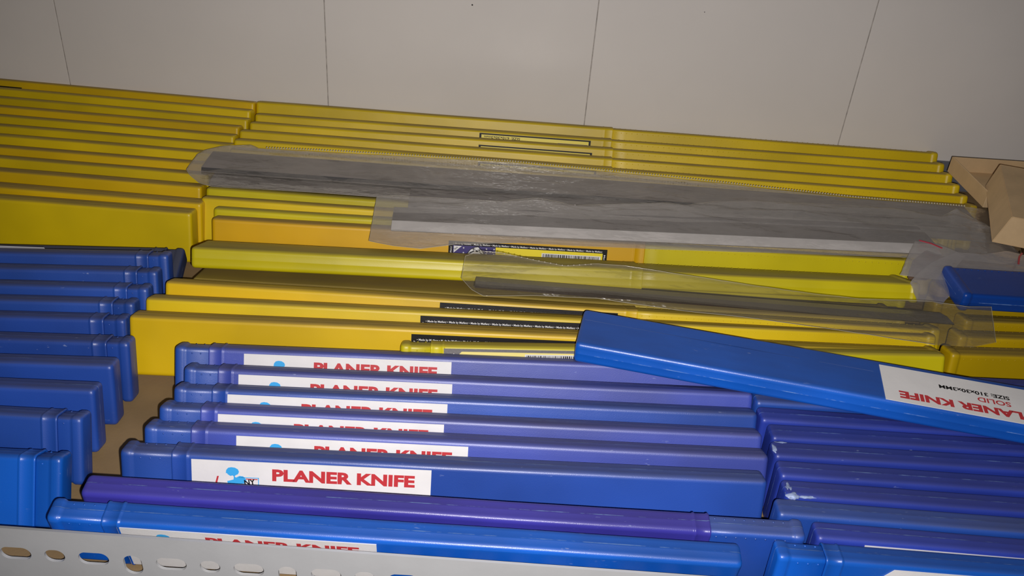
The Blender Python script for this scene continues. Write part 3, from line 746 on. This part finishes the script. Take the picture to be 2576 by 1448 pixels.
beads('zip_seal', bag3, [(-18, 522.5, 60.6), (-1, 523, 60.8), (23, 517, 60.6), (41, 513, 60.6), (62, 518.5, 60.6)], M['zip'], step=3.7, w=0.9, l=0.8, hgt=0.4)['label'] = 'ribbed shiny seal strip'

M['rim'] = simple('sealed_film_edge', (0.46, 0.42, 0.33), 0.15, spec=0.9)
def rim(parent, runs, rad=0.17):
    V = []; Fc = []
    for pts in runs:
        tot = sum((Vector(b)-Vector(a)).length for a, b in zip(pts, pts[1:])); n = max(8, int(tot/3)); R_ = resample(pts, n)
        for k, c in enumerate(R_):
            d = (R_[min(k+1, n-1)]-R_[max(k-1, 0)]).normalized(); nr = Vector((-d.y, d.x, 0)); b = len(V)
            c = c+Vector((0, 0, 0.25+0.3*noise.noise(Vector((k*0.21, 1.3, n*1.0)))))
            for q in range(5):
                a = 2*pi*q/5; V.append((c+nr*rad*cos(a)+Vector((0, 0, rad*sin(a))))*MM)
            if k:
                for q in range(5): Fc.append((b-5+q, b-5+(q+1) % 5, b+(q+1) % 5, b+q))
    o = mesh_obj('sealed_edge', V, Fc, M['rim'], parent, True); o['label'] = 'thin glinting sealed edge'
rim(bag1, [list(reversed(bot1[:4]))+top1[:5]])
rim(bag2, [top2, [bot2[0], top2[0]], bot2[:5]], 0.14)
rim(bag3, [top3, bot3[:3]+bot3[3:9], [bot3[0], top3[0]], [top3[-1], bot3[-1]]], 0.15)

# small zip bags near the right edge
zb = pouch('zip_bag', [(292, 583, 47), (305, 606, 48), (322, 604, 48), (337, 590, 48)], [(279, 558, 46), (290, 557, 46), (300, 556, 46), (311, 556, 46)], M['film4'], 'small zip bag wrapped round a brown piece, right of the tilted yellow case', 'bag', 2.5, 0.8, 31, nx=50, ny=18, low=0.2)
PK = [(286, 560), (297, 583), (312, 600), (329, 587), (301, 561)]
bp_ = mesh_obj('brown_packet', [(x*MM, y*MM, z*MM) for z in (41.0, 45.2) for x, y in PK], [(4, 3, 2, 1, 0), (5, 6, 7, 8, 9)]+[(k, (k+1) % 5, (k+1) % 5+5, k+5) for k in range(5)], M['brownthing'])
bm = bmesh.new(); bm.from_mesh(bp_.data); bmesh.ops.recalc_face_normals(bm, faces=bm.faces)
bmesh.ops.bevel(bm, geom=list(bm.edges), offset=1.1*MM, segments=2, affect='EDGES'); bm.to_mesh(bp_.data); bm.free()
tag(bp_, 'flat brown packet inside the small zip bag at the right', 'packet')
def strip(parent, pts, wd, name, mat):
    R = resample(pts, 24); V = []; Fc = []
    for k, c in enumerate(R):
        d = (R[min(k+1, 23)]-R[max(k-1, 0)]).normalized(); nrm = Vector((-d.y, d.x, 0))*wd/2
        V += [(c+nrm)*MM, (c-nrm)*MM, (c+nrm+Vector((0, 0, .5)))*MM, (c-nrm+Vector((0, 0, .5)))*MM]
        if k:
            b = 4*(k-1); Fc += [(b+2, b+3, b+7, b+6), (b, b+2, b+6, b+4), (b+3, b+1, b+5, b+7)]
    return mesh_obj(name, V, Fc, mat, parent)
strip(zb, [(306, 602, 50.8), (313, 597, 51.6), (319, 591, 51.6)], 1.2, 'zip_line', M['zipred'])['label'] = 'thin red zip line'
zb2 = pouch('zip_bag', [(283, 548, 46), (288, 556, 47), (305, 572, 50), (328, 588, 51), (350, 590, 50), (369, 596, 51), (384, 592, 50), (400, 588, 50)], [(281, 526, 45), (292, 528, 45), (300, 530, 42), (312, 545, 42), (330, 548, 42), (360, 549, 42), (384, 550, 42), (402, 550, 42)], M['film4'], 'whitish zip bag with a red line, behind the flat blue case', 'bag', 1.8, 1.2, 41, nx=70, ny=20, low=0.2)
strip(zb2, [(366, 572, 53.4), (372, 584, 53.2), (378, 592, 52)], 1.2, 'zip_line', M['zipred'])['label'] = 'thin red zip line'

# small metal pin standing between the bags
bm = bmesh.new(); bmesh.ops.create_cone(bm, segments=24, radius1=3.2*MM, radius2=2.6*MM, depth=40*MM, cap_ends=True)
bmesh.ops.bevel(bm, geom=[e for e in bm.edges if e.calc_face_angle(0) > 1], offset=0.4*MM, segments=2, affect='EDGES')
me = bpy.data.meshes.new('metal_pin'); bm.to_mesh(me); bm.free(); me.materials.append(M['brass'])
me.polygons.foreach_set('use_smooth', [True]*len(me.polygons))
pin = bpy.data.objects.new('metal_pin', me); COL.objects.link(pin); pin.location = (0.3905, 0.604, 0.0445); pin.rotation_euler = (radians(84), 0, radians(-22))
tag(pin, 'round brownish metal pin by the right edge, below the cardboard box', 'pin')

# ------------------------------------------------------------------ cardboard boxes (rear right)
def panel_box(name, corners, mat, label, open_top, th=1.2):
    """corners: 4 bottom + height ; walls, floor and lid panels as parts"""
    (ax, ay), (bx, by), (cx, cy), (dx, dy), z0, zt = corners
    root = bpy.data.objects.new(name, None); COL.objects.link(root); root.empty_display_size = 0.01
    root.location = (ax*MM, ay*MM, z0*MM); tag(root, label, 'box', None)
    pts = [Vector((0, 0, 0)), Vector((bx-ax, by-ay, 0)), Vector((cx-ax, cy-ay, 0)), Vector((dx-ax, dy-ay, 0))]
    cen = sum(pts, Vector())/4; hh = zt-z0
    def slab(nm, quad, inward):
        V = [q*MM for q in quad]+[(q+inward*th)*MM for q in quad]
        o = mesh_obj(nm, V, [(0, 1, 2, 3), (7, 6, 5, 4), (0, 4, 5, 1), (1, 5, 6, 2), (2, 6, 7, 3), (3, 7, 4, 0)], mat, root)
        bm = bmesh.new(); bm.from_mesh(o.data); bmesh.ops.recalc_face_normals(bm, faces=bm.faces)
        bmesh.ops.bevel(bm, geom=list(bm.edges), offset=0.35*MM, segments=1, affect='EDGES'); bm.to_mesh(o.data); bm.free(); return o
    up = Vector((0, 0, hh))
    for k in range(4):
        p, q = pts[k], pts[(k+1) % 4]; n = (cen-(p+q)/2); e = (q-p).normalized(); n = (n-e*n.dot(e)).normalized()
        slab('side_panel', [p, q, q+up, p+up], n)
    i = [p+(cen-p).normalized()*1.6 for p in pts]
    slab('bottom_panel', i, Vector((0, 0, 1)))
    if not open_top: slab('top_flap', [p+up for p in i], Vector((0, 0, -1)))
    return root
panel_box('open_carton', ((391, 687), (500, 690), (497, 757), (386, 754), 40.0, 54.3), M['card'], 'open tan cardboard tray by the wall at the right edge', True)
# tilted closed carton in front of it
def closed_carton():
    root = bpy.data.objects.new('carton', None); COL.objects.link(root); root.empty_display_size = 0.01
    root.location = (0.371, 0.610, 0.050); tag(root, 'closed tan cardboard box resting on the open tray, nearest the right edge', 'box')
    A = Vector((0, 0, 22)); B = Vector((30, 94, 22)); r = Vector((95, -28, 0))
    a0 = Vector((-8, -1, 0.5)); b0 = Vector((24, 92, 3))
    mt = M['card']
    def slab(nm, q, lab=None):
        n = (q[1]-q[0]).cross(q[3]-q[0]).normalized()
        V = [p*MM for p in q]+[(p-n*1.1)*MM for p in q]
        o = mesh_obj(nm, V, [(0, 1, 2, 3), (7, 6, 5, 4), (0, 4, 5, 1), (1, 5, 6, 2), (2, 6, 7, 3), (3, 7, 4, 0)], mt, root)
        bm = bmesh.new(); bm.from_mesh(o.data); bmesh.ops.recalc_face_normals(bm, faces=bm.faces)
        bmesh.ops.bevel(bm, geom=list(bm.edges), offset=0.4*MM, segments=2, affect='EDGES'); bm.to_mesh(o.data); bm.free()
        return o
    slab('side_panel', [b0, a0, A, B])
    slab('front_panel', [a0, a0+r, A+r, A])
    slab('top_flap', [A, A+r, B+r, B])
    slab('rear_panel', [b0+r, b0, B, B+r])
    slab('side_panel', [a0+r, b0+r, B+r, A+r])
    slab('bottom_panel', [b0, b0+r, a0+r, a0])
closed_carton()
